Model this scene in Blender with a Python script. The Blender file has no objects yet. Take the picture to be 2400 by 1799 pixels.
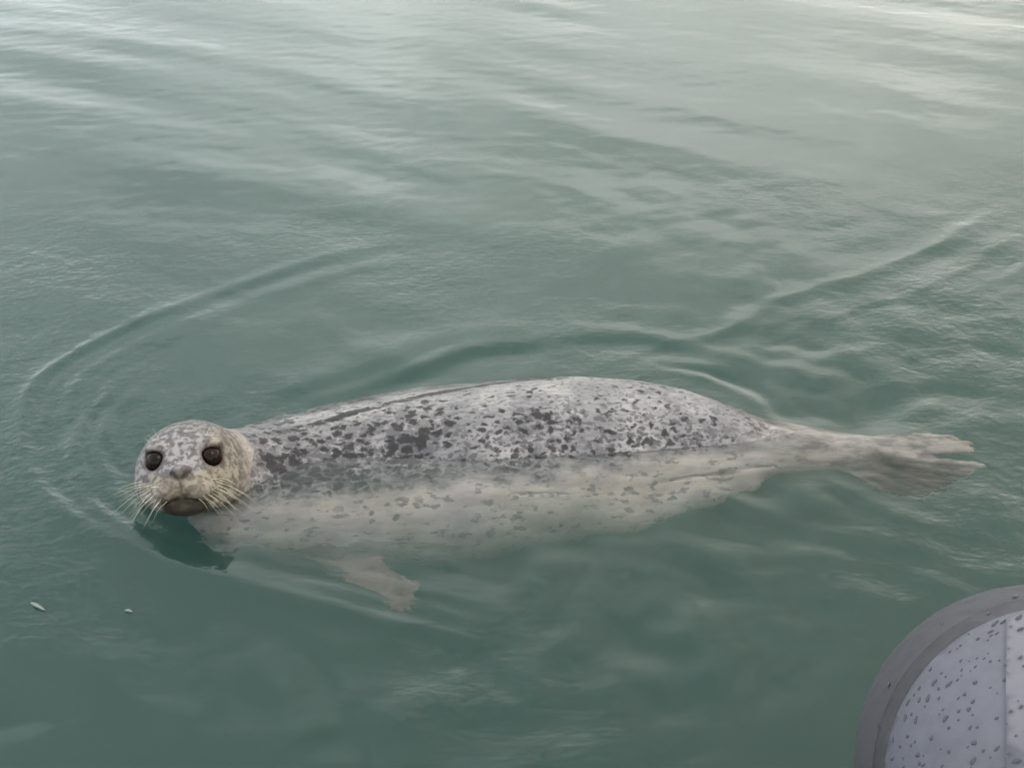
import bpy, bmesh, math, random
import numpy as np
from mathutils import Vector, Matrix
import openvdb

random.seed(7)
rng = np.random.default_rng(11)
S = bpy.context.scene
R = math.radians

# ---------------------------------------------------------------- camera
cam_d = bpy.data.cameras.new('camera')
cam = bpy.data.objects.new('camera', cam_d)
S.collection.objects.link(cam)
cam.location = (0, 0, 1.42)
cam.rotation_euler = (R(90 - 32), 0, 0)
cam_d.sensor_width = 36
cam_d.lens = 18 / math.tan(R(22.5))
cam_d.clip_start = 0.05
cam_d.clip_end = 1000
S.camera = cam

# ---------------------------------------------------------------- sky, sun, exposure
SUN_EL, SUN_AZ = 60, 105      # azimuth: degrees clockwise from +Y
world = bpy.data.worlds.new('World')
S.world = world
world.use_nodes = True


class NT:
    """small helper that writes node graphs"""
    def __init__(self, tree):
        self.t = tree
        tree.nodes.clear()

    def n(self, kind, ins=None, **props):
        nd = self.t.nodes.new(kind)
        for k, v in props.items():
            setattr(nd, k, v)
        for k, v in (ins or {}).items():
            s = nd.inputs[k]
            if isinstance(v, bpy.types.NodeSocket):
                self.t.links.new(v, s)
            else:
                s.default_value = v
        return nd

    def math(self, op, a, b=0.0, c=0.0, clamp=False):
        nd = self.n('ShaderNodeMath', {0: a, 1: b, 2: c}, operation=op, use_clamp=clamp)
        return nd.outputs[0]

    def ramp(self, x, lo, hi, a=0.0, b=1.0):
        nd = self.n('ShaderNodeMapRange', {'Value': x, 'From Min': lo, 'From Max': hi, 'To Min': a, 'To Max': b},
                    interpolation_type='SMOOTHSTEP')
        return nd.outputs[0]

    def mix(self, f, a, b, mode='MIX'):
        nd = self.t.nodes.new('ShaderNodeMix')
        nd.data_type = 'RGBA'
        nd.blend_type = mode
        for k, v in ((0, f), (6, a), (7, b)):
            if isinstance(v, bpy.types.NodeSocket):
                self.t.links.new(v, nd.inputs[k])
            else:
                nd.inputs[k].default_value = v if k == 0 else (v[0], v[1], v[2], 1)
        return nd.outputs[2]

    def attr(self, name):
        return self.n('ShaderNodeAttribute', attribute_name=name).outputs['Fac']

    def noise(self, vec, scale, detail=2.0, rough=0.5, dist=0.0):
        return self.n('ShaderNodeTexNoise', {'Vector': vec, 'Scale': scale, 'Detail': detail, 'Roughness': rough,
                                             'Distortion': dist}).outputs['Fac']

    def scaled(self, vec, s, rot=(0, 0, 0)):
        return self.n('ShaderNodeMapping', {'Vector': vec, 'Scale': s, 'Rotation': rot}).outputs[0]


w = NT(world.node_tree)
tc = w.n('ShaderNodeTexCoord').outputs['Generated']
sky = w.n('ShaderNodeTexSky', sky_type='NISHITA', sun_disc=False, sun_elevation=R(SUN_EL), sun_rotation=R(SUN_AZ))
grey_sky = w.n('ShaderNodeHueSaturation', {'Color': sky.outputs[0], 'Saturation': 0.25, 'Value': 1.0}).outputs[0]
cn = w.noise(w.scaled(tc, (1, 1, 2.2)), 2.3, 4, 0.5)
cloud_v = w.ramp(cn, 0.30, 0.70, 7.4, 10.8)
sep = w.n('ShaderNodeSeparateXYZ', {0: tc})
tint = w.mix(w.ramp(sep.outputs[0], -0.5, 0.55), (0.92, 0.99, 0.985), (1.03, 1.0, 0.90))
bright = w.ramp(w.noise(w.scaled(tc, (1, 1, 1.6)), 5.5, 5, 0.55, 0.6), 0.42, 0.64, 0.93, 1.16)
cloud_v = w.math('MULTIPLY', cloud_v, bright)
up = w.math('MULTIPLY_ADD', w.math('MAXIMUM', sep.outputs[2], 0.0), -0.40, 1.16)   # sky brightened low down to strengthen contrast in the water's reflections
cloud_v = w.math('MULTIPLY', cloud_v, up)
cl = w.n('ShaderNodeVectorMath', {0: tint, 'Scale': cloud_v}, operation='SCALE').outputs[0]
over = w.mix(0.88, grey_sky, cl)
bg = w.n('ShaderNodeBackground', {'Color': over, 'Strength': 0.15})
w.n('ShaderNodeOutputWorld', {'Surface': bg.outputs[0]})

sun_d = bpy.data.lights.new('sun', 'SUN')
sun_d.energy = 0.8
sun_d.angle = R(28)
sun_d.color = (1.0, 0.95, 0.88)
sun = bpy.data.objects.new('sun', sun_d)
S.collection.objects.link(sun)
sdir = Vector((math.sin(R(SUN_AZ)) * math.cos(R(SUN_EL)), math.cos(R(SUN_AZ)) * math.cos(R(SUN_EL)), math.sin(R(SUN_EL))))
sun.rotation_euler = (-sdir).to_track_quat('-Z', 'Y').to_euler()
sun.location = (0, 0, 6)

S.view_settings.view_transform = 'Standard'
S.view_settings.look = 'None'
S.view_settings.gamma = 1
S.view_settings.exposure = 0.66
S.view_settings.use_curve_mapping = False
S.render.engine = 'CYCLES'
S.cycles.max_bounces = 9
S.cycles.transmission_bounces = 8
S.cycles.glossy_bounces = 4
S.cycles.diffuse_bounces = 4
S.cycles.volume_bounces = 2
S.cycles.use_denoising = True

# ---------------------------------------------------------------- object helpers
col = S.collection


def material(name):
    m = bpy.data.materials.new(name)
    m.use_nodes = True
    return m, NT(m.node_tree)


def mesh_obj(name, verts, faces, mat, parent=None, loc=None, smooth=True):
    me = bpy.data.meshes.new(name)
    me.from_pydata([tuple(v) for v in verts], [], [tuple(f) for f in faces])
    if smooth:
        me.polygons.foreach_set('use_smooth', [True] * len(me.polygons))
    me.materials.append(mat)
    o = bpy.data.objects.new(name, me)
    col.objects.link(o)
    if parent:
        o.parent = parent
    if loc is not None:
        o.location = loc
    return o


def np_mesh(name, V, Q, mat, parent=None):
    """fast path for big quad meshes"""
    me = bpy.data.meshes.new(name)
    V = np.asarray(V, np.float32); Q = np.asarray(Q, np.int32)
    me.vertices.add(len(V)); me.vertices.foreach_set('co', V.ravel())
    me.loops.add(Q.size); me.loops.foreach_set('vertex_index', Q.ravel())
    me.polygons.add(len(Q))
    me.polygons.foreach_set('loop_start', np.arange(len(Q), dtype=np.int32) * Q.shape[1])
    me.polygons.foreach_set('loop_total', np.full(len(Q), Q.shape[1], np.int32))
    me.update(calc_edges=True); me.validate()
    me.polygons.foreach_set('use_smooth', np.ones(len(me.polygons), bool))
    me.materials.append(mat)
    o = bpy.data.objects.new(name, me)
    col.objects.link(o)
    if parent:
        o.parent = parent
    return o


def sstep(x, a, b):
    t = np.clip((x - a) / (b - a), 0, 1)
    return t * t * (3 - 2 * t)


# ---------------------------------------------------------------- water surface
def tail_axis(lo, hi, step, far, n):
    core = np.arange(lo, hi + 1e-6, step)
    g = np.cumsum(step * 1.0 * (np.linspace(1, far, n)))
    k = np.cumsum(np.geomspace(step * 1.15, step * far, n))
    return np.concatenate([lo - k[::-1], core, hi + k])


def field(seed, kmin, kmax, direction=None, spread=8.0, power=-2.0, N=1024, tile=12.0):
    """random sea surface with a chosen band of wavelengths, as a periodic height map (unit rms)"""
    r = np.random.default_rng(seed)
    k = np.fft.fftfreq(N, tile / N)
    KX, KY = np.meshgrid(k, k, indexing='ij')
    K = np.hypot(KX, KY) + 1e-9
    amp = np.where((K > kmin) & (K < kmax), K ** power, 0.0)
    amp = amp * np.exp(-(np.maximum(0, K / kmax) ** 2))
    if direction is not None:
        c = np.abs((KX * math.cos(direction) + KY * math.sin(direction)) / K)
        amp = amp * c ** spread
    ph = r.normal(size=(N, N)) + 1j * r.normal(size=(N, N))
    H = np.fft.ifft2(amp * ph).real
    return H / H.std(), tile, N


def sample(fl, X, Y, ox=0.0, oy=0.0):
    H, tile, N = fl
    u = ((X + ox) / tile * N) % N; v = ((Y + oy) / tile * N) % N
    i = np.floor(u).astype(int); j = np.floor(v).astype(int)
    a = u - i; b = v - j
    a = a * a * (3 - 2 * a); b = b * b * (3 - 2 * b)
    i1 = (i + 1) % N; j1 = (j + 1) % N; i %= N; j %= N
    return (H[i, j] * (1 - a) * (1 - b) + H[i1, j] * a * (1 - b) + H[i, j1] * (1 - a) * b + H[i1, j1] * a * b)


def smooth_line(pts, n=14):
    P = np.array(pts, float)
    P = np.vstack([2 * P[0] - P[1], P, 2 * P[-1] - P[-2]])
    out = []
    for i in range(1, len(P) - 2):
        for t in np.linspace(0, 1, n, endpoint=False):
            a, b, c, d = P[i - 1], P[i], P[i + 1], P[i + 2]
            out.append(0.5 * ((2 * b) + (-a + c) * t + (2 * a - 5 * b + 4 * c - d) * t * t + (-a + 3 * b - 3 * c + d) * t ** 3))
    out.append(P[-2])
    return np.array(out)


def line_dist(X, Y, pts):
    """signed distance to an open curve (positive on its left) and the share of its length reached"""
    L = smooth_line(pts)
    best = np.full(X.shape, 1e9); sg = np.zeros(X.shape); tt = np.zeros(X.shape)
    seg = np.linalg.norm(np.diff(L, axis=0), axis=1); cum = np.concatenate([[0], np.cumsum(seg)]); tot = cum[-1]
    for k in range(len(L) - 1):
        ax, ay = L[k]; bx, by = L[k + 1]
        dx, dy = bx - ax, by - ay
        ll = dx * dx + dy * dy + 1e-12
        t = np.clip(((X - ax) * dx + (Y - ay) * dy) / ll, 0, 1)
        ex = X - ax - t * dx; ey = Y - ay - t * dy
        d = ex * ex + ey * ey
        m = d < best
        best[m] = d[m]
        sg[m] = np.sign(dx * ey - dy * ex)[m]
        tt[m] = ((cum[k] + t * seg[k]) / tot)[m]
    return np.sqrt(best) * np.where(sg == 0, 1, sg), tt


xs = tail_axis(-2.7, 2.7, 0.0115, 900, 46)
ys = tail_axis(0.85, 5.9, 0.0115, 900, 46)
GX, GY = np.meshgrid(xs, ys, indexing='ij')
Z = np.zeros_like(GX)
D0 = R(59)
near = np.exp(-np.maximum(0, np.hypot(GX, GY - 2.5) - 6) / 4)
far_amp = sstep(GY, 2.2, 4.6)
env = 0.6 + 0.8 * sstep(sample(field(5, 0.1, 0.6), GX, GY), -1, 1.2)
calm = 0.5 + 0.5 * far_amp
Z += 0.0017 * sample(field(1, 0.9, 2.4, D0, 12), GX, GY) * calm * near
Z += 0.0013 * sample(field(2, 2.2, 5.0, D0 + 0.03, 14), GX, GY) * calm * env * near
Z += 0.00022 * sample(field(3, 8.0, 22.0, R(80), 2, -1.5), GX, GY, 3, 1) * (0.3 + 0.7 * far_amp) * env * near


def band(pts, amp, width, fade0=0.12, fade1=0.25, trains=1, gap=0.06, decay=0.6, side=1, sharp=0.0, rough=1.0, tside=-1, side_boost=0.0):
    """a raised crest along a curve, followed by smaller ones on one side"""
    global Z
    m = (GX > -3) & (GX < 3) & (GY > 0.7) & (GY < 6.2)
    d, t = line_dist(GX[m], GY[m], pts)
    x_, y_ = GX[m], GY[m]
    d = d + rough * (0.010 * sample(WARP, x_, y_) + 0.0035 * sample(WARP2, x_, y_))
    e = sstep(t, 0, fade0) * (1 - sstep(t, 1 - fade1, 1))
    h = np.zeros(d.shape)
    for k in range(trains):
        wob = np.clip(0.85 + 0.38 * rough * sample(WOB, x_ + 1.7 * k, y_) + 0.2 * rough * sample(WARP2, x_, y_ + k), 0.15, 2)
        ww = width * (1 + 0.25 * sample(WOB, x_, y_ + 3 * k + 2))
        q = (d - tside * k * gap) / np.maximum(ww, width * .5)
        q = np.where(q * side < 0, q * (1 + sharp), q)
        h += amp * wob * decay ** k * (np.exp(-q * q) - 0.45 * np.exp(-((q + 1.6 * side) / 1.2) ** 2))
    Z[m] += h * e * (1 + side_boost * np.exp(-((x_ + 1.0) / 0.16) ** 2))


WOB = field(9, 0.6, 3.5); WARP = field(10, 0.8, 3.0); WARP2 = field(12, 4.0, 10.0)
OUTER = [(0.034, 1.456), (-0.177, 1.525), (-0.362, 1.583), (-0.599, 1.671), (-0.833, 1.823), (-0.959, 1.986), (-1.02, 2.17),
         (-1.026, 2.272), (-0.999, 2.361), (-0.897, 2.516), (-0.732, 2.686), (-0.499, 2.88), (-0.284, 2.989), (0.05, 3.09)]
band(OUTER, 0.0042, 0.040, 0.22, 0.30, trains=2, gap=0.10, decay=0.5, side=1, sharp=0.2, rough=0.25)
band(OUTER[:11], 0.0056, 0.019, 0.15, 0.35, trains=5, gap=0.042, decay=0.82, side=1, sharp=0.2, rough=0.25)
IN1 = [(-0.20, 1.57), (-0.29, 1.588), (-0.475, 1.640), (-0.609, 1.705), (-0.765, 1.826), (-0.849, 1.957), (-0.88, 2.091), (-0.86, 2.21), (-0.77, 2.36)]
band(IN1, 0.0046, 0.018, 0.3, 0.3, trains=2, gap=0.046, decay=0.8, side=1, sharp=0.2, rough=0.25, side_boost=1.2)
for o_, w_, a_ in ((0.05, 0.013, 0.0011), (0.09, 0.011, 0.0009), (0.15, 0.014, 0.0012), (-0.05, 0.012, 0.0009), (0.21, 0.012, 0.0010)):
    band([(0.30 + o_, 2.36 - o_ * .2), (0.50 + o_, 2.46 - o_ * .8), (0.72 + o_, 2.62 - o_), (1.02 + o_, 2.80 - o_), (1.5 + o_, 3.2 - o_)], a_, w_, 0.2, 0.2, rough=1.4)
band([(-0.495, 2.13), (-0.4, 2.22), (-0.296, 2.29), (-0.143, 2.39), (0.03, 2.45), (0.2, 2.47)], 0.0042, 0.024, 0.2, 0.5, side=1)
band([(-0.70, 2.02), (-0.62, 2.13), (-0.50, 2.23), (-0.35, 2.33), (-0.2, 2.42)], 0.003, 0.03, 0.3, 0.5, side=1)
band([(0.188, 2.33), (0.341, 2.437), (0.497, 2.506), (0.676, 2.664), (0.984, 2.849), (1.445, 3.226)], 0.0030, 0.042, 0.25, 0.2,
     trains=2, gap=0.12, decay=0.6, side=1, sharp=0.2, rough=0.6)
band([(0.62, 2.31), (0.709, 2.343), (0.881, 2.456), (1.091, 2.664), (1.296, 2.801), (1.6, 3.0)], 0.0030, 0.026, 0.2, 0.2, trains=2,
     gap=0.06, side=1)
band([(0.50, 2.20), (0.684, 2.116), (0.788, 2.17), (0.871, 2.212), (0.967, 2.229), (1.036, 2.240), (1.089, 2.212), (1.20, 2.122)],
     -0.0085, 0.036, 0.2, 0.12, side=1, sharp=0.0, rough=0.8)
band([(0.70, 2.14), (0.83, 2.20), (0.95, 2.30), (1.1, 2.40)], -0.005, 0.04, 0.3, 0.3)
band([(0.542, 2.307), (0.567, 2.187), (0.601, 2.13)], 0.006, 0.014, 0.3, 0.3)
band([(0.30, 2.36), (0.45, 2.30), (0.56, 2.20), (0.62, 2.12)], -0.006, 0.03, 0.3, 0.3)
band([(0.245, 1.902), (0.402, 1.862), (0.548, 1.785), (0.723, 1.712), (0.877, 1.61), (1.1, 1.5)], 0.0035, 0.026, 0.2, 0.3, trains=2, gap=0.07, side=-1)
band([(0.55, 1.95), (0.618, 1.929), (0.714, 1.823), (0.848, 1.748), (0.934, 1.665)], 0.003, 0.022, 0.3, 0.3)
for dy_, w_, a_ in ((-0.012, 0.016, 0.0016), (-0.050, 0.017, 0.0013), (-0.095, 0.02, 0.0012)):
    band([(-0.50, 1.97 + dy_), (-0.448, 1.98 + dy_), (-0.319, 1.985 + dy_), (-0.184, 1.987 + dy_), (-0.046, 1.985 + dy_), (0.138, 2.0 + dy_), (0.274, 2.016 + dy_),
          (0.362, 2.03 + dy_), (0.46, 2.045 + dy_)], a_, w_, 0.2, 0.2, side=1, rough=1.3)
band([(-0.02, 1.965), (0.06, 1.945), (0.14, 1.935), (0.24, 1.91), (0.36, 1.89)], 0.0026, 0.014, 0.25, 0.3, trains=2, gap=0.03, side=1, rough=0.8)
band([(0.12, 1.98), (0.22, 1.965), (0.34, 1.965), (0.48, 1.95), (0.60, 1.92)], 0.0030, 0.016, 0.25, 0.3, trains=2, gap=0.035, side=1, rough=0.8)
band([(-0.62, 2.10), (-0.45, 2.30), (-0.1, 2.47), (0.25, 2.50), (0.52, 2.38), (0.72, 2.30), (1.0, 2.36)], 0.0048, 0.060, 0.2, 0.3, side=1, rough=0.4)
# rounded slicks and eddies where the seal has stirred the water
turb = field(21, 4.0, 26.0, None, 0, -2.1)
blob = lambda cx, cy, rx, ry: np.exp(-(((GX - cx) / rx) ** 2 + ((GY - cy) / ry) ** 2))
mask_t = (0.12 + 0.20 * (1 - sstep(GY, 2.2, 3.2)) + 1.0 * blob(0.85, 2.42, 0.55, 0.24) + 0.6 * blob(0.45, 1.66, 0.8, 0.28) + 0.35 * blob(0.95, 1.95, 0.4, 0.3)
          + 0.30 * blob(-0.55, 2.17, 0.3, 0.12) + 0.6 * blob(0.1, 1.42, 0.45, 0.25) + 1.2 * blob(-0.40, 1.27, 0.42, 0.10) + 0.7 * blob(0.05, 1.36, 0.3, 0.12)
          + 0.15 * blob(0.05, 3.35, 0.55, 0.28) + 0.25 * blob(0.9, 3.1, 0.8, 0.3))
Z += 0.0017 * sample(turb, GX, GY) * mask_t
# little ripples where the body breaks the surface
Z -= 0.0  # mean level
nx, ny = len(xs), len(ys)
idx = np.arange(nx * ny).reshape(nx, ny)
Q = np.stack([idx[:-1, :-1], idx[1:, :-1], idx[1:, 1:], idx[:-1, 1:]], -1).reshape(-1, 4)
V = np.stack([GX, GY, Z], -1).reshape(-1, 3)
# sides and bottom close the body of water
ring = np.concatenate([idx[:, 0], idx[-1, 1:], idx[-2::-1, -1], idx[0, -2:0:-1]])
low = V[ring].copy(); low[:, 2] = -6.0
base = len(V)
V = np.vstack([V, low, [[0, 2, -6.0]]])
m_ = len(ring)
a = np.arange(m_); b = (a + 1) % m_
side = np.stack([ring[b], ring[a], base + a, base + b], -1)
Q = np.vstack([Q, side])

wm, t = material('sea_water')
geo = t.n('ShaderNodeNewGeometry').outputs['Position']
rip = t.noise(t.scaled(geo, (1, 1.0, 1), (0, 0, R(-20))), 26, 3, 0.55)
rip2 = t.noise(t.scaled(geo, (0.6, 1.2, 1)), 70, 2, 0.5)
patch = t.ramp(t.noise(geo, 1.3, 2), 0.42, 0.66, 0.25, 1.0)
hsum = t.math('MULTIPLY', t.math('ADD', rip, t.math('MULTIPLY', rip2, 0.35)), patch)
yy = t.n('ShaderNodeSeparateXYZ', {0: geo}).outputs[1]
hsum = t.math('MULTIPLY', hsum, t.ramp(yy, 1.9, 4.0, 3.0, 0.5))
bump = t.n('ShaderNodeBump', {'Strength': 0.6, 'Distance': 0.0028, 'Height': hsum})
glass = t.n('ShaderNodeBsdfGlass', {'Color': (1, 1, 1, 1), 'Roughness': 0.06, 'IOR': 1.333, 'Normal': bump.outputs[0]})
# a medium = scattering + absorption, per metre
sc = t.n('ShaderNodeVolumeScatter', {'Color': (0.32, 0.88, 0.74, 1), 'Density': 1.05, 'Anisotropy': 0.3})
ab = t.n('ShaderNodeVolumeAbsorption', {'Color': (0.10, 0.22, 0.18, 1), 'Density': 0.95})
addv = t.n('ShaderNodeAddShader', {0: sc.outputs[0], 1: ab.outputs[0]})
t.n('ShaderNodeOutputMaterial', {'Surface': glass.outputs[0], 'Volume': addv.outputs[0]})
water = np_mesh('water', V[:-1], Q, wm)
bmw = bmesh.new(); bmw.from_mesh(water.data)
bmw.verts.ensure_lookup_table()
bmw.faces.new([bmw.verts[base + i] for i in range(m_)])
bmesh.ops.recalc_face_normals(bmw, faces=bmw.faces)
bmw.faces.ensure_lookup_table()
if max(bmw.faces, key=lambda f: f.calc_center_median().z).normal.z < 0:
    bmesh.ops.reverse_faces(bmw, faces=bmw.faces)
bmw.to_mesh(water.data); bmw.free()
water['kind'] = 'structure'
water['label'] = 'rippled green sea water reflecting a pale overcast sky'

# ---------------------------------------------------------------- the seal: one implicit surface
STN = np.array([
    # X, y, z, r
    (-0.640, 1.965, -0.145, 0.000), (-0.630, 1.970, -0.146, 0.058), (-0.610, 1.978, -0.148, 0.100), (-0.585, 1.992, -0.152, 0.132), (-0.555, 2.008, -0.156, 0.156),
    (-0.500, 2.038, -0.162, 0.176), (-0.448, 2.058, -0.178, 0.196), (-0.319, 2.096, -0.198, 0.226), (-0.184, 2.118, -0.203, 0.240),
    (-0.046, 2.133, -0.190, 0.238), (0.138, 2.152, -0.170, 0.225), (0.274, 2.148, -0.138, 0.190), (0.362, 2.139, -0.113, 0.156),
    (0.448, 2.119, -0.092, 0.118), (0.530, 2.092, -0.072, 0.078), (0.600, 2.076, -0.060, 0.064), (0.660, 2.068, -0.060, 0.055), (0.72, 2.064, -0.056, 0.044),
    (0.75, 2.062, -0.047, 0.0)])
FX = np.linspace(-0.64, 0.75, 400)


def soft(i):
    v = np.interp(FX, STN[:, 0], STN[:, i])
    if i < 3 or True:
        k = np.exp(-np.linspace(-2.2, 2.2, 15) ** 2); k /= k.sum()
        s = np.convolve(np.pad(v, 7, mode='edge'), k, 'valid')
        if i == 3:
            wgt = sstep(FX, -0.60, -0.50) * (1 - sstep(FX, 0.70, 0.74))
            s = s * wgt + v * (1 - wgt)
        v = s
    return v


YC, ZC, RC = soft(1), soft(2), soft(3)


def axis(x):
    return np.interp(x, FX, YC), np.interp(x, FX, ZC), np.interp(x, FX, RC)


def smin(a, b, k):
    h = np.clip(0.5 + 0.5 * (b - a) / k, 0, 1)
    return b + (a - b) * h - k * h * (1 - h)


def smax(a, b, k):
    return -smin(-a, -b, k)


def ell(P, c, r, M=None):
    q = P - np.asarray(c, np.float32)
    if M is not None:
        q = q @ M
    q1 = q / np.asarray(r, np.float32)
    k0 = np.linalg.norm(q1, axis=1)
    k1 = np.linalg.norm(q1 / np.asarray(r, np.float32), axis=1) + 1e-9
    return k0 * (k0 - 1) / k1


def cap(P, a, b, ra, rb):
    a = np.asarray(a, np.float32); b = np.asarray(b, np.float32)
    ab = b - a
    t = np.clip((P - a) @ ab / (ab @ ab), 0, 1)
    return np.linalg.norm(P - a - t[:, None] * ab, axis=1) - (ra + (rb - ra) * t)


def tri(P, a, b, c, th):
    a, b, c = [np.asarray(v, np.float32) for v in (a, b, c)]
    ba, cb, ac = b - a, c - b, a - c
    n = np.cross(ba, ac)
    pa, pb, pc = P - a, P - b, P - c
    dot = lambda u, v: u @ v
    s = (np.sign(dot(pa, np.cross(ba, n))) + np.sign(dot(pb, np.cross(cb, n))) + np.sign(dot(pc, np.cross(ac, n))))
    def e(p, v):
        t = np.clip(p @ v / (v @ v), 0, 1)
        q = p - t[:, None] * v
        return (q * q).sum(1)
    edge = np.minimum(np.minimum(e(pa, ba), e(pb, cb)), e(pc, ac))
    plane = (pa @ n) ** 2 / (n @ n)
    return np.sqrt(np.where(s < 2, edge, plane)) - th


# head frame: F towards the nose, Rt to the seal's own left (picture right), U up
HC = np.array((-0.612, 1.905, 0.038))
az = R(-90 + 1); el = R(25)
F = np.array((math.cos(az) * math.cos(el), math.sin(az) * math.cos(el), math.sin(el)))
F = F + 0.18 * np.array((0.6, 0, 0)); F /= np.linalg.norm(F)
RT = np.cross(F, (0, 0, 1)); RT /= np.linalg.norm(RT); RT = -RT if RT[0] < 0 else RT
U = np.cross(RT, F) if np.cross(RT, F)[2] > 0 else np.cross(F, RT)
HM = np.stack([RT, F, U], 1).astype(np.float32)       # columns


def hp(r, f, u):
    return HC + r * RT + f * F + u * U


EYE = [(-0.0485, 0.0605, 0.0325), (0.0485, 0.0605, 0.0325)]
EYE_R = 0.0190


def head_sdf(P):
    L = (P - HC.astype(np.float32)) @ HM
    d = ell(L, (0, -0.010, 0.006), (0.096, 0.104, 0.083))
    d = smin(d, ell(L, (0, 0.018, -0.020), (0.098, 0.072, 0.062)), 0.03)             # jowls
    d = smin(d, ell(L, (0, 0.070, -0.004), (0.036, 0.052, 0.032)), 0.03)             # bridge of the nose
    for s in (-1, 1):
        d = smin(d, ell(L, (s * 0.025, 0.098, -0.016), (0.033, 0.032, 0.026)), 0.012)   # whisker pads
        d = smin(d, ell(L, (s * 0.047, 0.050, 0.056), (0.022, 0.020, 0.012)), 0.018)    # brows
    d = smin(d, ell(L, (0, 0.116, 0.016), (0.019, 0.014, 0.014)), 0.012)             # nose
    d = smin(d, ell(L, (0, 0.066, -0.048), (0.046, 0.052, 0.024)), 0.016)            # lower jaw
    # mouth: a curved crease, corners down
    m = np.full(len(P), 9.0, np.float32)
    for s in (-1, 1):
        m = np.minimum(m, cap(L, (0, 0.126, -0.030), (s * 0.024, 0.116, -0.0355), 0.0022, 0.0024))
        m = np.minimum(m, cap(L, (s * 0.024, 0.116, -0.0355), (s * 0.044, 0.090, -0.044), 0.0024, 0.0015))
    m = np.minimum(m, cap(L, (0, 0.133, 0.006), (0, 0.130, -0.030), 0.0016, 0.0016))  # groove below the nose
    d = smax(d, -m, 0.004)
    for s in (-1, 1):
        d = smax(d, -cap(L, (s * 0.0055, 0.131, 0.012), (s * 0.0145, 0.126, 0.0195), 0.0026, 0.0032), 0.003)   # nostrils
        e = EYE[0] if s < 0 else EYE[1]
        d = smax(d, -(np.linalg.norm(L - np.array((e[0] * 1.01, e[1] + 0.003, e[2] - 0.001), np.float32), axis=1) - (EYE_R + 0.0005)), 0.004)
        # lids
        rr = np.linalg.norm(L - np.array(e, np.float32), axis=1) - (EYE_R + 0.002)
        d = np.minimum(d, 9)
    # ear openings
    for s in (-1, 1):
        d = smax(d, -ell(L, (s * 0.094, -0.030, 0.026), (0.010, 0.006, 0.005)), 0.005)
    return d


NECK_A = hp(0.006, -0.045, -0.012)
WR = np.array(((-0.358, 1.880, -0.285), (-0.296, 1.893, -0.277)))
FT = np.array(((-0.205, 1.806, -0.252), (-0.184, 1.780, -0.258), (-0.180, 1.762, -0.266), (-0.190, 1.750, -0.274), (-0.212, 1.745, -0.280)))
ANK = np.array((0.690, 2.065, -0.048))
HA = np.array(((0.860, 2.105, -0.040), (0.905, 2.098, -0.040), (0.936, 2.080, -0.043), (0.934, 2.060, -0.052)))
HB = np.array(((0.948, 2.022, -0.068), (0.922, 2.010, -0.095), (0.868, 1.988, -0.128), (0.817, 1.970, -0.152), (0.748, 1.990, -0.145)))


def fan(P, roots, tips, r0, r1, th, k):
    d = np.full(len(P), 9.0, np.float32)
    for q, tp in zip(roots, tips):
        d = smin(d, cap(P, q, tp, r0, r1), k)
    for i in range(len(tips) - 1):
        m = (tips[i] + tips[i + 1]) / 2 * 0.96 + (roots[i] + roots[i + 1]) / 2 * 0.04
        d = smin(d, tri(P, roots[i], tips[i] * .985 + roots[i] * .015, m, th), k * 0.6)
        d = smin(d, tri(P, roots[i], m, roots[i + 1] + 1e-4, th), k * 0.6)
        d = smin(d, tri(P, roots[i + 1] + 2e-4, m, tips[i + 1] * .985 + roots[i + 1] * .015, th), k * 0.6)
    return d


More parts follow.
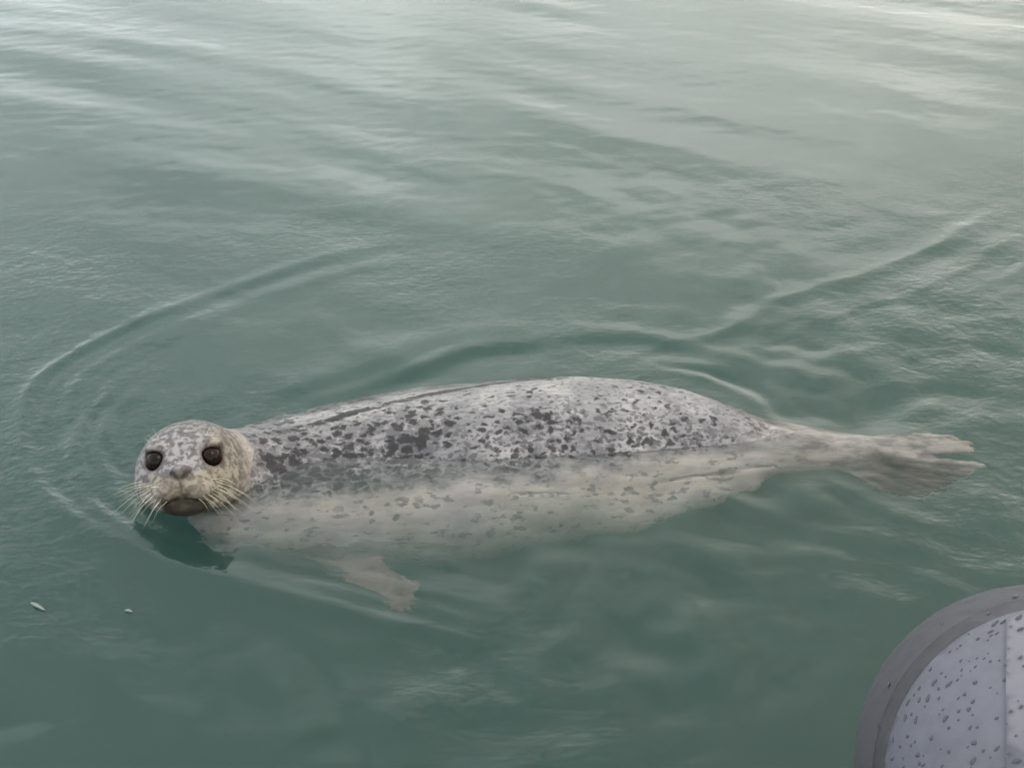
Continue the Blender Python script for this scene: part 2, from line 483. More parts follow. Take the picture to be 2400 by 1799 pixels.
def seal_sdf(P):
    P = P.astype(np.float32)
    y, z, r = axis(P[:, 0])
    q = np.hypot((P[:, 1] - y), (P[:, 2] - z))
    out = np.maximum(np.maximum(-0.64 - P[:, 0], P[:, 0] - 0.75), 0)
    d = (q - r)
    slope = np.clip(np.abs(np.gradient(RC, FX)), 0, 2.0)
    d = d / np.sqrt(1 + np.interp(P[:, 0], FX, slope) ** 2)
    d = np.where(out > 0, np.hypot(np.maximum(d, 0), out), d)
    # near the shoulder the flipper and neck join
    d = smin(d, cap(P, NECK_A, (-0.50, 2.03, -0.125), 0.086, 0.150), 0.045)
    nk = P[:, 0] < -0.35
    if nk.any():
        dh = np.full(len(P), 9.0, np.float32)
        dh[nk] = head_sdf(P[nk])
        d = smin(d, dh, 0.034)
    # lower hip fold with the thigh bulge under it
    d = smin(d, cap(P, (0.22, 2.02, -0.185), (0.46, 2.035, -0.125), 0.105, 0.045), 0.03)
    d = smax(d, -cap(P, (0.20, 1.968, -0.085), (0.55, 2.028, -0.065), 0.006, 0.004), 0.012)
    d = smax(d, -cap(P, (0.00, 1.930, -0.072), (0.17, 1.955, -0.098), 0.004, 0.003), 0.008)
    mf = (P[:, 0] > -0.50) & (P[:, 0] < -0.10) & (P[:, 1] < 2.02)
    if mf.any():
        Q_ = P[mf]
        roots = np.array([WR[0] + (WR[1] - WR[0]) * s for s in (1, .75, .5, .25, 0)])
        f = fan(Q_, roots, FT, 0.0150, 0.0060, 0.0045, 0.012)
        f = smin(f, cap(Q_, (-0.40, 1.985, -0.27), (-0.338, 1.888, -0.282), 0.055, 0.026), 0.03)
        f = smin(f, cap(Q_, (-0.335, 1.985, -0.27), (-0.300, 1.898, -0.278), 0.048, 0.018), 0.02)
        d[mf] = smin(d[mf], f, 0.03)
    mh = P[:, 0] > 0.6
    if mh.any():
        Q_ = P[mh]
        ra = np.array([ANK + np.array((0.0, 0.010 - 0.006 * i, 0.006 - 0.003 * i)) for i in range(4)])
        rb = np.array([ANK + np.array((0.004 * -i, -0.006 - 0.006 * i, -0.004 - 0.008 * i)) for i in range(5)])
        f = fan(Q_, ra, HA, 0.018, 0.0065, 0.0045, 0.008)
        g = fan(Q_, rb, HB, 0.016, 0.0055, 0.0040, 0.008)
        d[mh] = smin(smin(d[mh], f, 0.02), g, 0.012)
    return d.astype(np.float32)


def surface(sdf, lo, hi, h):
    lo = np.array(lo); hi = np.array(hi)
    B = 8
    nb = np.ceil((hi - lo) / (h * B)).astype(int)
    c = [lo[i] + (np.arange(nb[i]) + 0.5) * h * B - h / 2 for i in range(3)]
    CX, CY, CZ = np.meshgrid(*c, indexing='ij')
    C = np.stack([CX, CY, CZ], -1).reshape(-1, 3)
    dc = sdf(C)
    BG = 4 * h
    arr = np.where(dc > 0, BG, -BG).astype(np.float32).reshape(nb)
    arr = arr.repeat(B, 0).repeat(B, 1).repeat(B, 2)
    act = np.nonzero((np.abs(dc) < B * h * 1.15 + 3 * h).reshape(nb))
    o = np.stack(np.meshgrid(*[np.arange(B)] * 3, indexing='ij'), -1).reshape(-1, 3)
    cells = np.stack(act, 1) * B
    for s in range(0, len(cells), 800):
        I = (cells[s:s + 800, None, :] + o[None]).reshape(-1, 3)
        v = sdf(lo + I * h)
        arr[I[:, 0], I[:, 1], I[:, 2]] = np.clip(v, -BG, BG)
    g = openvdb.FloatGrid(BG)
    g.copyFromArray(arr)
    g.gridClass = openvdb.GridClass.LEVEL_SET
    g.transform = openvdb.createLinearTransform(voxelSize=h)
    pts, quads = g.convertToQuads()
    return np.array(pts) + lo, np.array(quads)


SP, SQ = surface(seal_sdf, (-0.80, 1.66, -0.48), (1.0, 2.44, 0.18), 0.003)
SQ = SQ[:, ::-1]

seal = bpy.data.objects.new('seal', None)
col.objects.link(seal)
ORG = np.array((-0.05, 2.1, -0.2))
seal.location = ORG
seal['label'] = 'grey spotted harbour seal floating at the surface with its head turned to face the camera'
seal['category'] = 'seal'

sm, t = material('seal_fur')
body = np_mesh('body', SP - ORG, SQ, sm, seal)
# check the winding
if True:
    c0 = body.data.polygons[0]
    e = 0
    step = max(1, len(body.data.polygons) // 400)
    for i in range(0, len(body.data.polygons), step):
        pl = body.data.polygons[i]
        p = np.array(pl.center)[None] + ORG
        nrm = np.array(pl.normal)[None]
        e += float(seal_sdf(p + nrm * 0.004)[0] - seal_sdf(p - nrm * 0.004)[0])
    if e < 0:
        body.data.flip_normals()

# per-vertex masks
L = (SP - HC) @ HM
yc, zc, rc = axis(SP[:, 0])
ang = np.degrees(np.arctan2(SP[:, 2] - zc, -(SP[:, 1] - yc)))       # 0 = side that faces the camera, 90 = top
ang = np.where(ang < -90, ang + 360, ang)
dors = sstep(ang, 18, 62) * (1 - sstep(ang, 170, 210))
inhead = 1 - sstep(np.linalg.norm(L * (1, 0.8, 1), axis=1), 0.092, 0.150)
headm = inhead * (SP[:, 0] < -0.4)
dors = np.where(SP[:, 0] < -0.50, dors * (1 - headm), dors)
dry = dors.copy()
dors = dors * (1 - 0.45 * sstep(SP[:, 0], 0.30, 0.60))
rear = sstep(SP[:, 0], 0.42, 0.66)
ridge = np.exp(-((ang - (90 + 56 * np.clip(SP[:, 0] + 0.45, 0, 0.6))) / 6.0) ** 2) * sstep(SP[:, 0], -0.56, -0.45) * (1 - sstep(SP[:, 0], 0.05, 0.14)) * (1 - headm)
eyed = np.min([np.linalg.norm(L - np.array(e_) * (1, 1, 1), axis=1) for e_ in EYE], axis=0)
eyering = 1 - sstep(eyed, EYE_R + 0.001, EYE_R + 0.014)
nose = np.exp(-(((L[:, 0]) / 0.017) ** 4 + ((L[:, 2] - 0.017) / 0.011) ** 4)) * sstep(L[:, 1], 0.10, 0.12)
mouth = np.zeros(len(SP))
mm = headm > 0.1
dm = np.full(len(SP), 9.0)
for s in (-1, 1):
    dm[mm] = np.minimum(dm[mm], cap(L[mm].astype(np.float32), (0, 0.126, -0.030), (s * 0.024, 0.116, -0.0355), 0.0022, 0.0024))
    dm[mm] = np.minimum(dm[mm], cap(L[mm].astype(np.float32), (s * 0.024, 0.116, -0.0355), (s * 0.044, 0.090, -0.044), 0.0024, 0.0015))
    dm[mm] = np.minimum(dm[mm], cap(L[mm].astype(np.float32), (s * 0.0055, 0.131, 0.012), (s * 0.0145, 0.126, 0.0195), 0.0026, 0.0032))
ax_ = np.abs(L[:, 0])
arch = -0.030 - 0.014 * (np.clip(ax_, 0, 0.05) / 0.044) ** 1.6
ml = (1 - sstep(np.abs(L[:, 2] - arch), 0.0012, 0.0042)) * (1 - sstep(ax_, 0.036, 0.046)) * (L[:, 1] > 0.06)
tt_ = np.clip(((ax_ - 0.0045) * 0.0115 + (L[:, 2] - 0.010) * 0.0085) / (0.0115 ** 2 + 0.0085 ** 2), 0, 1)
nd = np.hypot(ax_ - 0.0045 - tt_ * 0.0115, L[:, 2] - 0.010 - tt_ * 0.0085)
nl = (1 - sstep(nd, 0.0022, 0.0052)) * (L[:, 1] > 0.10)
ph = (1 - sstep(ax_, 0.001, 0.004)) * (L[:, 1] > 0.10) * (L[:, 2] < 0.010) * (L[:, 2] > -0.030) * 0.6
mouth = np.maximum.reduce([1 - sstep(dm, -0.001, 0.003), ml, nl, ph])
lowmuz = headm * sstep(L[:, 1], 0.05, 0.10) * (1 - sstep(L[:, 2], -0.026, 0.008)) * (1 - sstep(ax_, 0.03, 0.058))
muz = sstep(L[:, 1], 0.055, 0.105) * (1 - sstep(L[:, 2], 0.0, 0.022)) * headm
tan = np.clip(headm * sstep(L[:, 0], 0.02, 0.07) * 0.8 + muz, 0, 1)
flip = sstep(SP[:, 0], 0.69, 0.77) * sstep(2.06 - 0.19 * (SP[:, 0] - 0.70) - SP[:, 1], -0.004, 0.022)
flipf = (1 - sstep(SP[:, 1], 1.84, 1.92)) * (SP[:, 0] > -0.46) * (SP[:, 0] < -0.1) * (SP[:, 2] < -0.20)
tips = np.clip(sstep(SP[:, 0], 0.895, 0.93) * sstep(SP[:, 2], -0.06, -0.035), 0, 1)
arch = -0.030 - 0.014 * (np.clip(np.abs(L[:, 0]), 0, 0.05) / 0.044) ** 1.6
chin = headm * (1 - sstep(L[:, 2] - arch, -0.006, 0.001)) * (1 - sstep(np.abs(L[:, 0]), 0.036, 0.05)) * sstep(L[:, 1], 0.03, 0.07) * sstep(L[:, 2], -0.070, -0.062)
crown_fur_shade = headm * (1 - sstep(L[:, 1], -0.01, 0.050)) * (1 - 0.6 * sstep(L[:, 0], 0.02, 0.08))  # darker crown fur, with shade on the head's picture-left side painted in
backend = sstep(SP[:, 0], 0.36, 0.50) * sstep(ang, 92, 106) * (1 - sstep(SP[:, 0], 0.62, 0.68))
band_ = np.exp(-((ang - 58) / 20) ** 2) * (1 - headm) * (1 - sstep(SP[:, 0], 0.35, 0.6))
for nm, v in (('dry', dry), ('rear', rear), ('lowmuz', lowmuz), ('band', band_), ('crown_fur_shade', crown_fur_shade), ('backend', backend), ('dors', dors), ('head', headm), ('ridge', ridge), ('eyering', eyering * headm), ('nose', nose * headm),
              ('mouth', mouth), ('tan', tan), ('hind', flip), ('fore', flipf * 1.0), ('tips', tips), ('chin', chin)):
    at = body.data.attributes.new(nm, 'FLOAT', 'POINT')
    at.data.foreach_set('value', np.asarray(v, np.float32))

oc = t.n('ShaderNodeTexCoord').outputs['Object']
wv = t.n('ShaderNodeTexNoise', {'Vector': oc, 'Scale': 45.0, 'Detail': 3.0}).outputs['Color']
warp = t.n('ShaderNodeVectorMath', {0: wv, 1: (0.5, 0.5, 0.5)}, operation='SUBTRACT').outputs[0]
warp = t.n('ShaderNodeVectorMath', {0: warp, 'Scale': 0.030}, operation='SCALE').outputs[0]
pc = t.n('ShaderNodeVectorMath', {0: oc, 1: warp}, operation='ADD').outputs[0]
pc = t.scaled(pc, (0.72, 1, 1))
A = {k: t.attr(k) for k in ('dry', 'rear', 'lowmuz', 'band', 'crown_fur_shade', 'backend', 'dors', 'head', 'ridge', 'eyering', 'nose', 'mouth', 'tan', 'hind', 'fore', 'tips', 'chin')}
dn = t.math('ADD', A['dors'], t.math('MULTIPLY', t.math('SUBTRACT', t.noise(oc, 14, 3, 0.6), 0.5), 1.3))
dsel = t.math('MULTIPLY', t.ramp(dn, 0.35, 0.75), t.ramp(A['dors'], 0.0, 0.35))
big = t.noise(oc, 6, 2)
thr = t.math('SUBTRACT', t.ramp(big, 0.36, 0.64, -0.08, 0.24), t.math('MULTIPLY', A['band'], -0.16))
def dots(scale, lo, soft, off):
    v_ = t.n('ShaderNodeTexVoronoi', {'Vector': t.scaled(pc, (1, 1, 1), (off, off * 2, off)), 'Scale': scale, 'Randomness': 1.0}, feature='SMOOTH_F1')
    v_.inputs['Smoothness'].default_value = 0.35
    rr_ = t.n('ShaderNodeSeparateColor', {0: v_.outputs['Color']}).outputs[1]
    rad = t.math('ADD', t.ramp(rr_, 0.0, 1.0, lo, lo + 0.30), thr)
    rad = t.math('ADD', rad, t.math('MULTIPLY', t.math('SUBTRACT', t.noise(oc, 130, 2), 0.5), 0.35))
    return t.ramp(t.math('SUBTRACT', rad, v_.outputs['Distance']), -soft * 1.3, soft * 1.3)
blot = dots(62, 0.08, 0.11, 0.0)
mid = t.math('MAXIMUM', dots(105, 0.22, 0.12, 0.7), t.math('MULTIPLY', dots(30, 0.02, 0.2, 1.3), 0.8))
vor = t.n('ShaderNodeTexVoronoi', {'Vector': pc, 'Scale': 44.0, 'Randomness': 1.0}, feature='F1')
vr = t.n('ShaderNodeSeparateColor', {0: vor.outputs['Color']}).outputs[0]
spot_r = t.ramp(vr, 0.1, 1.0, 0.0, 0.44)
sp1 = t.ramp(t.math('SUBTRACT', spot_r, vor.outputs['Distance']), -0.05, 0.14)
sp2 = t.ramp(t.noise(t.scaled(oc, (0.55, 1, 1)), 58, 3, 0.62), 0.565, 0.65)
spots = t.math('MAXIMUM', t.math('MULTIPLY', sp1, t.ramp(t.noise(oc, 7, 2), 0.42, 0.6)), t.math('MULTIPLY', sp2, 0.85))
streak = t.noise(t.scaled(oc, (0.25, 1, 1)), 120, 3, 0.6)
pale = t.mix(t.ramp(t.noise(oc, 9, 3), 0.35, 0.65), (0.265, 0.255, 0.257), (0.165, 0.160, 0.170))
pale = t.mix(t.ramp(streak, 0.3, 0.7), t.mix(1.0, pale, (0.80, 0.80, 0.80), 'MULTIPLY'), t.mix(1.0, pale, (1.2, 1.19, 1.18), 'MULTIPLY'))
bel2 = t.mix(t.ramp(t.noise(oc, 5, 2), 0.4, 0.62), (0.53, 0.455, 0.46), (0.57, 0.50, 0.44))
belly = t.mix(t.ramp(t.noise(t.scaled(oc, (0.5, 1, 1)), 24, 3, 0.6), 0.35, 0.65), t.mix(1.0, bel2, (0.72, 0.72, 0.74), 'MULTIPLY'), bel2)
dmix = t.ramp(t.math('ADD', A['dry'], t.math('MULTIPLY', t.math('SUBTRACT', t.noise(oc, 14, 3, 0.6), 0.5), 0.7)), 0.2, 0.7)
basec = t.mix(dmix, belly, pale)
darkc = t.mix(t.noise(oc, 30, 2), (0.008, 0.008, 0.010), (0.028, 0.026, 0.029))
midc = (0.066, 0.063, 0.071)
basec = t.mix(t.math('MULTIPLY', A['band'], 0.5), basec, t.mix(1.0, basec, (0.75, 0.74, 0.78), 'MULTIPLY'))
c1 = t.mix(t.math('MULTIPLY', t.math('MULTIPLY', mid, dsel), t.math('MULTIPLY_ADD', A['band'], 0.4, 0.5)), basec, midc)
c1 = t.mix(t.math('MULTIPLY', t.math('MULTIPLY', blot, dsel), 0.88), c1, darkc)
inv = t.math('SUBTRACT', 1.0, dsel)
hinv = t.math('SUBTRACT', 1.0, A['head'])
c1 = t.mix(t.math('MULTIPLY', t.math('MULTIPLY', t.math('MULTIPLY', spots, inv), hinv), 0.8), c1, (0.12, 0.105, 0.10))
c1 = t.mix(t.math('MULTIPLY', t.ramp(t.math('MULTIPLY', A['ridge'], t.math('MULTIPLY', t.noise(t.scaled(pc, (0.5, 1, 1)), 46, 4, 0.65), 1.7)), 0.52, 0.80), 0.92), c1, (0.012, 0.011, 0.012))
c1 = t.mix(t.math('MULTIPLY', t.math('MULTIPLY', A['backend'], t.ramp(t.noise(oc, 34, 3), 0.3, 0.6, 0.5, 1.0)), 0.85), c1, (0.05, 0.048, 0.05))
# head
hf = t.noise(oc, 70, 3, 0.6)
hs = t.ramp(t.noise(pc, 84, 2), 0.585, 0.64)
hc = t.mix(t.ramp(hf, 0.42, 0.58), (0.095, 0.089, 0.098), (0.235, 0.222, 0.225))
hc = t.mix(t.math('MULTIPLY', A['tan'], 0.75), hc, t.mix(t.ramp(hf, 0.35, 0.65), (0.095, 0.075, 0.048), (0.225, 0.19, 0.13)))
hc = t.mix(t.math('MULTIPLY', A['crown_fur_shade'], 0.85), hc, t.mix(t.ramp(hf, 0.4, 0.6), (0.065, 0.058, 0.062), (0.14, 0.13, 0.135)))
hc = t.mix(t.math('MULTIPLY', hs, 0.7), hc, (0.075, 0.063, 0.055))
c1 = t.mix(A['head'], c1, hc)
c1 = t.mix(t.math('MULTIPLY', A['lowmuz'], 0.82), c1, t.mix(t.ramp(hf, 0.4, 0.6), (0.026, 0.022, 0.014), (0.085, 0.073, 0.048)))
c1 = t.mix(t.math('MULTIPLY', A['chin'], 0.92), c1, (0.018, 0.014, 0.009))
c1 = t.mix(t.math('MULTIPLY', A['eyering'], 0.92), c1, (0.028, 0.020, 0.018))
c1 = t.mix(t.math('MULTIPLY', A['nose'], 0.85), c1, (0.032, 0.024, 0.018))
c1 = t.mix(t.math('MULTIPLY', A['mouth'], 0.75), c1, (0.014, 0.011, 0.009))
hm_ = t.ramp(t.noise(oc, 26, 3), 0.38, 0.60)
c1 = t.mix(t.math('MULTIPLY', A['rear'], 0.8), c1, t.mix(t.ramp(t.noise(t.scaled(oc, (0.4, 1, 1)), 36, 4, 0.6), 0.36, 0.60), (0.10, 0.085, 0.08), (0.33, 0.30, 0.27)))
c1 = t.mix(t.math('MULTIPLY', A['hind'], 0.9), c1, t.mix(hm_, (0.012, 0.006, 0.004), (0.050, 0.027, 0.020)))
c1 = t.mix(t.math('MULTIPLY', A['fore'], 0.7), c1, t.mix(hm_, (0.045, 0.026, 0.020), (0.13, 0.095, 0.07)))
c1 = t.mix(t.math('MULTIPLY', A['tips'], 0.7), c1, (0.24, 0.20, 0.145))
bh = t.math('ADD', t.math('MULTIPLY', streak, 1.0), t.math('MULTIPLY', t.noise(oc, 35, 3), 1.2))
bp = t.n('ShaderNodeBump', {'Strength': 0.45, 'Distance': 0.002, 'Height': bh})
pr = t.n('ShaderNodeBsdfPrincipled', {'Base Color': c1, 'Roughness': t.ramp(streak, 0.2, 0.8, 0.38, 0.62), 'Specular IOR Level': 0.14,
                                     'Normal': bp.outputs[0]})
t.n('ShaderNodeOutputMaterial', {'Surface': pr.outputs[0]})


def ball(name, c, r, mat, parent, seg=28, stretch=(1, 1, 1)):
    bm = bmesh.new()
    bmesh.ops.create_uvsphere(bm, u_segments=seg, v_segments=seg // 2, radius=r)
    for v in bm.verts:
        v.co = Vector([v.co[i] * stretch[i] for i in range(3)])
    me = bpy.data.meshes.new(name); bm.to_mesh(me); bm.free()
    for p in me.polygons:
        p.use_smooth = True
    me.materials.append(mat)
    o = bpy.data.objects.new(name, me); col.objects.link(o)
    o.parent = parent; o.location = Vector(c)
    return o


em, t = material('seal_eye')
geo = t.n('ShaderNodeTexCoord').outputs['Object']
fd = t.n('ShaderNodeVectorMath', {0: geo, 1: tuple(F)}, operation='DOT_PRODUCT').outputs['Value']
ec = t.mix(t.ramp(fd, EYE_R * 0.80, EYE_R * 0.90), (0.013, 0.007, 0.005), (0.006, 0.0045, 0.004))
t.n('ShaderNodeOutputMaterial', {'Surface': t.n('ShaderNodeBsdfPrincipled', {'Base Color': ec, 'Roughness': 0.07, 'Specular IOR Level': 0.12}).outputs[0]})
for e_ in EYE:
    ball('eye', hp(*e_) - ORG, EYE_R, em, seal)

wk, t = material('whisker_hair')
t.n('ShaderNodeOutputMaterial', {'Surface': t.n('ShaderNodeBsdfPrincipled', {'Base Color': (0.62, 0.60, 0.46, 1), 'Roughness': 0.45}).outputs[0]})


def hair(name, pts, r, mat, parent, n=8):
    L_ = smooth_line(pts, n)
    verts, faces = [], []
    m = len(L_)
    for i, p in enumerate(L_):
        tdir = L_[min(i + 1, m - 1)] - L_[max(i - 1, 0)]
        tdir /= np.linalg.norm(tdir)
        u = np.cross(tdir, (0.3, 0.2, 0.9)); u /= np.linalg.norm(u)
        v = np.cross(tdir, u)
        rr = r * (1 - 0.75 * i / (m - 1))
        for k in range(4):
            a_ = k * math.pi / 2
            verts.append(p + rr * (math.cos(a_) * u + math.sin(a_) * v))
    for i in range(m - 1):
        for k in range(4):
            faces.append((i * 4 + k, i * 4 + (k + 1) % 4, i * 4 + 4 + (k + 1) % 4, i * 4 + 4 + k))
    faces += [(3, 2, 1, 0), tuple(range((m - 1) * 4, m * 4))]
    return mesh_obj(name, verts, faces, mat, parent)


for s in (-1, 1):
    for i in range(24):
        row, k = divmod(i, 7)
        r0 = s * (0.030 + 0.0045 * k + random.uniform(-.002, .002))
        u0 = -0.003 - 0.0095 * row + random.uniform(-.003, .003)
        f0 = 0.122 - 0.0050 * k - 0.0007 * k * k
        ln = random.uniform(0.030, 0.085) * (0.75 + 0.08 * k)
        droop = random.uniform(0.10, 0.45) + 0.22 * row
        dirv = np.array((s * 0.86, -0.12 + random.uniform(-.12, .12), -droop)); dirv /= np.linalg.norm(dirv)
        p0 = np.array((r0, f0, u0))
        p1 = p0 + dirv * ln * 0.5 + np.array((0, 0.004, 0.003))
        p2 = p0 + dirv * ln + np.array((0, -0.004, -0.006))
        hair('whisker', [hp(*p) - ORG for p in (p0 - dirv * 0.006, p0, p1, p2)], 0.00048, wk, seal, 4)
    for i in range(3):
        p0 = np.array((s * (0.040 + 0.006 * i), 0.052, 0.058))
        d_ = np.array((s * (0.25 + 0.25 * i), -0.10, 0.9)); d_ /= np.linalg.norm(d_)
        ln = (0.034, 0.026, 0.020)[i]
        hair('brow_whisker', [hp(*p) - ORG for p in (p0 - d_ * 0.004, p0, p0 + d_ * ln * .5, p0 + d_ * ln + np.array((s * .004, 0, 0)))], 0.0006, wk, seal, 4)

cm, t = material('claw_horn')
t.n('ShaderNodeOutputMaterial', {'Surface': t.n('ShaderNodeBsdfPrincipled', {'Base Color': (0.50, 0.45, 0.33, 1), 'Roughness': 0.45}).outputs[0]})
for tp in FT:
    c = np.array((-0.32, 1.90, -0.27))
    d_ = (tp - c) / np.linalg.norm(tp - c)
    hair('claw', [tp - d_ * .004 - ORG, tp + d_ * .005 + (0, 0, .002) - ORG, tp + d_ * .007 - ORG, tp + d_ * .009 - (0, 0, .001) - ORG], 0.0024, cm, seal, 4)

# ---------------------------------------------------------------- inflatable boat tube, lower right
boat = bpy.data.objects.new('inflatable_boat', None)
col.objects.link(boat)
BC = np.array((0.692, 1.074, 0.155)); BR = 0.245
boat.location = BC
boat['label'] = 'grey inflatable boat bow wet with rain drops at the lower right edge'
boat['category'] = 'boat'
DIR = Vector((0.62, -0.78, 0)).normalized()           # the tube runs away from its rounded bow


def capsule(rad, length=1.7, seg=96, rings=40):
    bm = bmesh.new()
    X_ = DIR; Z_ = Vector((0, 0, 1)); Y_ = Z_.cross(X_)
    prof = []
    for i in range(rings + 1):
        a_ = math.pi / 2 * i / rings
        prof.append((-math.cos(a_) * rad, math.sin(a_) * rad))
    for s in np.linspace(0, length, 34)[1:]:
        prof.append((s, rad * (1 + 0.02 * s)))
    for i in range(1, 13):
        a_ = math.pi / 2 * i / 12
        prof.append((length + math.sin(a_) * rad * .6, rad * (1 + 0.02 * length) * math.cos(a_) + 1e-5))
    rows = []
    for s, r_ in prof:
        if r_ < 1e-6:
            rows.append([bm.verts.new(X_ * s)])
        else:
            rows.append([bm.verts.new(X_ * s + (Y_ * math.cos(k / seg * 2 * math.pi) + Z_ * math.sin(k / seg * 2 * math.pi)) * r_) for k in range(seg)])
    for i in range(len(rows) - 1):
        p, q = rows[i], rows[i + 1]
        for k in range(seg):
            k2 = (k + 1) % seg
            if len(p) == 1:
                bm.faces.new((p[0], q[k2], q[k]))
            else:
                bm.faces.new((p[k], p[k2], q[k2], q[k]))
    bmesh.ops.recalc_face_normals(bm, faces=bm.faces)
    return bm


NP = Vector((-0.14, -0.70, 0.56)).normalized()        # tilt of the rising seam line
SEAM = 0.099


def cut(bm, co, no, keep='outer'):
    bmesh.ops.bisect_plane(bm, geom=bm.verts[:] + bm.edges[:] + bm.faces[:], plane_co=co, plane_no=no,
                           clear_inner=keep == 'outer', clear_outer=keep == 'inner')


def shell(name, planes, thick, mat, base_r=BR, lift=0.0):
    bm = capsule(base_r + lift)
    for co, no in planes:
        cut(bm, co, no)
    me = bpy.data.meshes.new(name); bm.to_mesh(me); bm.free()
    for p in me.polygons:
        p.use_smooth = True
    me.materials.append(mat)
    o = bpy.data.objects.new(name, me); col.objects.link(o); o.parent = boat
    if thick:
        md = o.modifiers.new('solid', 'SOLIDIFY'); md.thickness = thick; md.offset = -1
    return o


def coated(name, c, rough, var=0.08):
    m, t = material(name)
    g = t.n('ShaderNodeTexCoord').outputs['Object']
    n1 = t.ramp(t.noise(g, 7, 4), 0.3, 0.7)
    n2 = t.ramp(t.noise(t.scaled(g, (1, 1, .4)), 40, 4, 0.6), 0.35, 0.7)
    cc = t.mix(n1, tuple(x * (1 - var) for x in c), tuple(x * (1 + var) for x in c))
    cc = t.mix(t.math('MULTIPLY', n2, 0.25), cc, tuple(x * 0.78 for x in c))
    bp = t.n('ShaderNodeBump', {'Strength': 0.25, 'Distance': 0.001, 'Height': t.noise(g, 600, 2)})
    t.n('ShaderNodeOutputMaterial', {'Surface': t.n('ShaderNodeBsdfPrincipled', {'Base Color': cc, 'Roughness': t.ramp(n2, 0, 1, rough, rough + .15),
                                                                                 'Normal': bp.outputs[0]}).outputs[0]})
    return m


m_side = coated('grey_coated_fabric', (0.058, 0.056, 0.067), 0.7)
m_top = coated('pale_grey_coated_fabric', (0.098, 0.097, 0.124), 0.5)
m_seam = coated('dark_seam_tape', (0.050, 0.047, 0.057), 0.65, 0.25)
m_patch = coated('light_patch_fabric', (0.135, 0.130, 0.155), 0.5)
shell('tube', [], 0, m_side)
seam_co = NP * SEAM
shell('top_panel', [(seam_co + NP * 0.004, NP)], 0.004, m_top, lift=0.0015)
shell('seam_strip', [(seam_co - NP * 0.022, NP), (seam_co + NP * 0.0035, -NP)], 0.003, m_seam, lift=0.0012)
PX = Vector((0.929, -0.315, 0.197)).normalized()
shell('reinforcement_patch', [(PX * -0.056, PX), (seam_co + NP * 0.016, NP)], 0.004, m_patch, lift=0.0045)

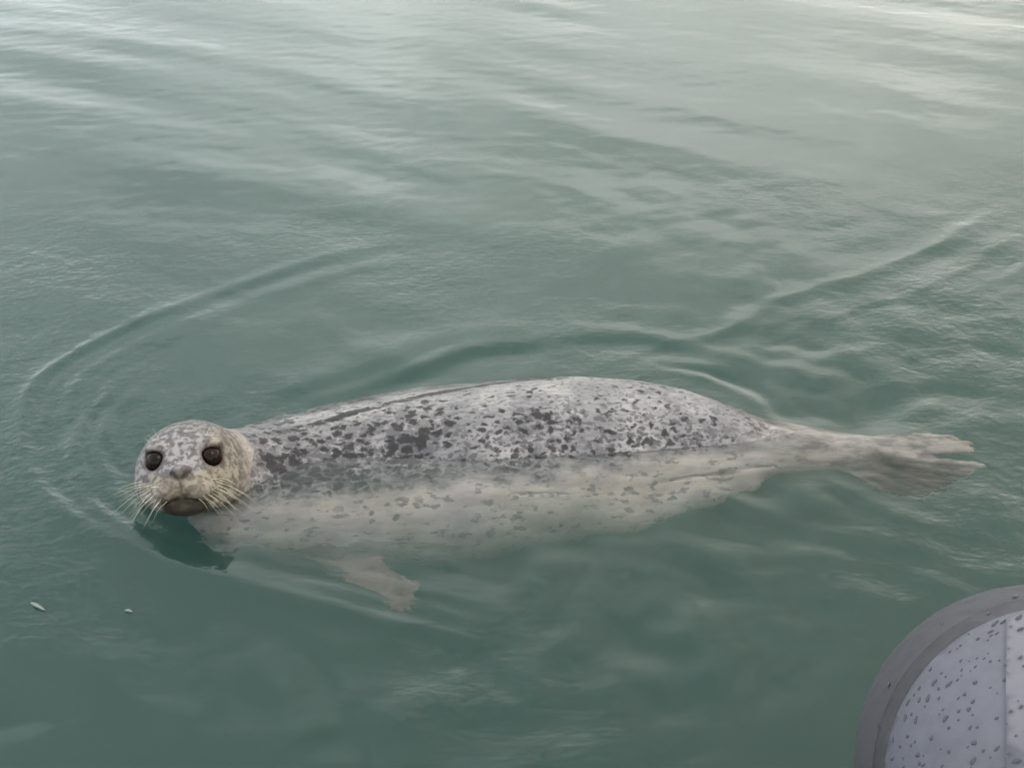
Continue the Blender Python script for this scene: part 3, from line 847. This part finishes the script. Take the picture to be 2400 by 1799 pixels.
# rain drops sitting on the tube
dmat, t = material('rain_drop')
t.n('ShaderNodeOutputMaterial', {'Surface': t.n('ShaderNodeBsdfPrincipled', {'Base Color': (0.060, 0.060, 0.078, 1), 'Roughness': 0.04, 'IOR': 1.333}).outputs[0]})
drop_meshes = []
for v in range(5):
    bm = bmesh.new()
    bmesh.ops.create_uvsphere(bm, u_segments=12, v_segments=7, radius=1)
    for q in bm.verts:
        q.co.x *= 1 + 0.25 * math.sin(q.co.y * 2 + v); q.co.y *= 1 + 0.2 * math.cos(q.co.x * 3 + v)
        q.co.z = q.co.z * 0.42 if q.co.z > 0 else q.co.z * 0.12
    me = bpy.data.meshes.new('water_droplet'); bm.to_mesh(me); bm.free()
    for p in me.polygons:
        p.use_smooth = True
    me.materials.append(dmat)
    drop_meshes.append(me)
placed = []
tries = 0
while len(placed) < 295 and tries < 20000:
    tries += 1
    d_ = Vector((random.gauss(0, 1), random.gauss(0, 1), random.gauss(0, 1))).normalized()
    al = random.uniform(-0.02, 0.16)
    if d_.dot(DIR) < 0:
        p = d_ * BR
    else:
        d2 = (d_ - DIR * d_.dot(DIR)).normalized()
        p = DIR * random.uniform(0, 0.30) + d2 * BR * 1.003
        d_ = d2
    if p.dot(NP) < SEAM + 0.008 and not (random.random() < 0.10 and p.dot(NP) > SEAM - 0.06):
        continue
    if d_.z < 0.15 or p.x > 0.06 or p.y < -0.16:
        continue
    r_ = random.choice((0.0011, 0.0015, 0.0020, 0.0025, 0.0031))
    if any((p - q).length < (r_ + s) * 1.7 for q, s in placed):
        continue
    placed.append((p, r_))
    o = bpy.data.objects.new('water_droplet', random.choice(drop_meshes))
    col.objects.link(o); o.parent = boat
    lift = 0.0060 if p.dot(PX) > -0.056 and p.dot(NP) > SEAM + 0.016 else 0.0018
    o.location = p + d_ * lift
    tx = Vector((1, 0.45 + random.uniform(-.25, .25), 0)); tx = (tx - d_ * tx.dot(d_)).normalized()
    ty = d_.cross(tx)
    o.rotation_mode = 'QUATERNION'
    o.rotation_quaternion = Matrix((tx, ty, d_)).transposed().to_quaternion()
    el_ = random.choice((1.1, 1.4, 1.8, 2.4))
    o.scale = (r_ * el_ * 0.8, r_ * 0.72, r_)

# ---------------------------------------------------------------- two pale flecks afloat
fm, t = material('pale_fleck')
g = t.n('ShaderNodeTexCoord').outputs['Object']
t.n('ShaderNodeOutputMaterial', {'Surface': t.n('ShaderNodeBsdfPrincipled', {'Base Color': t.mix(t.noise(g, 90, 2), (0.11, 0.13, 0.12), (0.18, 0.20, 0.18)), 'Roughness': 0.5}).outputs[0]})


def fleck(name, x, y, ln, wd, rot, label, cat):
    bm = bmesh.new()
    n = 9
    top = []
    for i in range(n):
        s = i / (n - 1)
        hw = wd * (math.sin(math.pi * (0.08 + 0.84 * s)) ** 0.8) * (1 + 0.15 * math.sin(7 * s))
        xx = (s - .5) * ln
        zz = 0.002 + 0.002 * math.sin(math.pi * s)
        top.append([bm.verts.new((xx, -hw, zz)), bm.verts.new((xx, 0, zz + .0012)), bm.verts.new((xx, hw, zz))])
    for i in range(n - 1):
        for k in range(2):
            bm.faces.new((top[i][k], top[i + 1][k], top[i + 1][k + 1], top[i][k + 1]))
    me = bpy.data.meshes.new(name); bm.to_mesh(me); bm.free()
    me.materials.append(fm)
    for p in me.polygons:
        p.use_smooth = True
    o = bpy.data.objects.new(name, me); col.objects.link(o)
    md = o.modifiers.new('solid', 'SOLIDIFY'); md.thickness = 0.0015
    i = int(np.argmin(abs(xs - x))); j = int(np.argmin(abs(ys - y)))
    o.location = (x, y, Z[i, j]); o.rotation_euler = (0, 0, rot)
    o['label'] = label; o['category'] = cat


fleck('floating_feather', -0.798, 1.565, 0.034, 0.0035, R(-32), 'long thin pale feather fleck floating near the left edge below the seal', 'feather')
fleck('floating_flake', -0.642, 1.554, 0.014, 0.0030, R(-15), 'small oval pale flake floating below the head of the seal', 'flake')
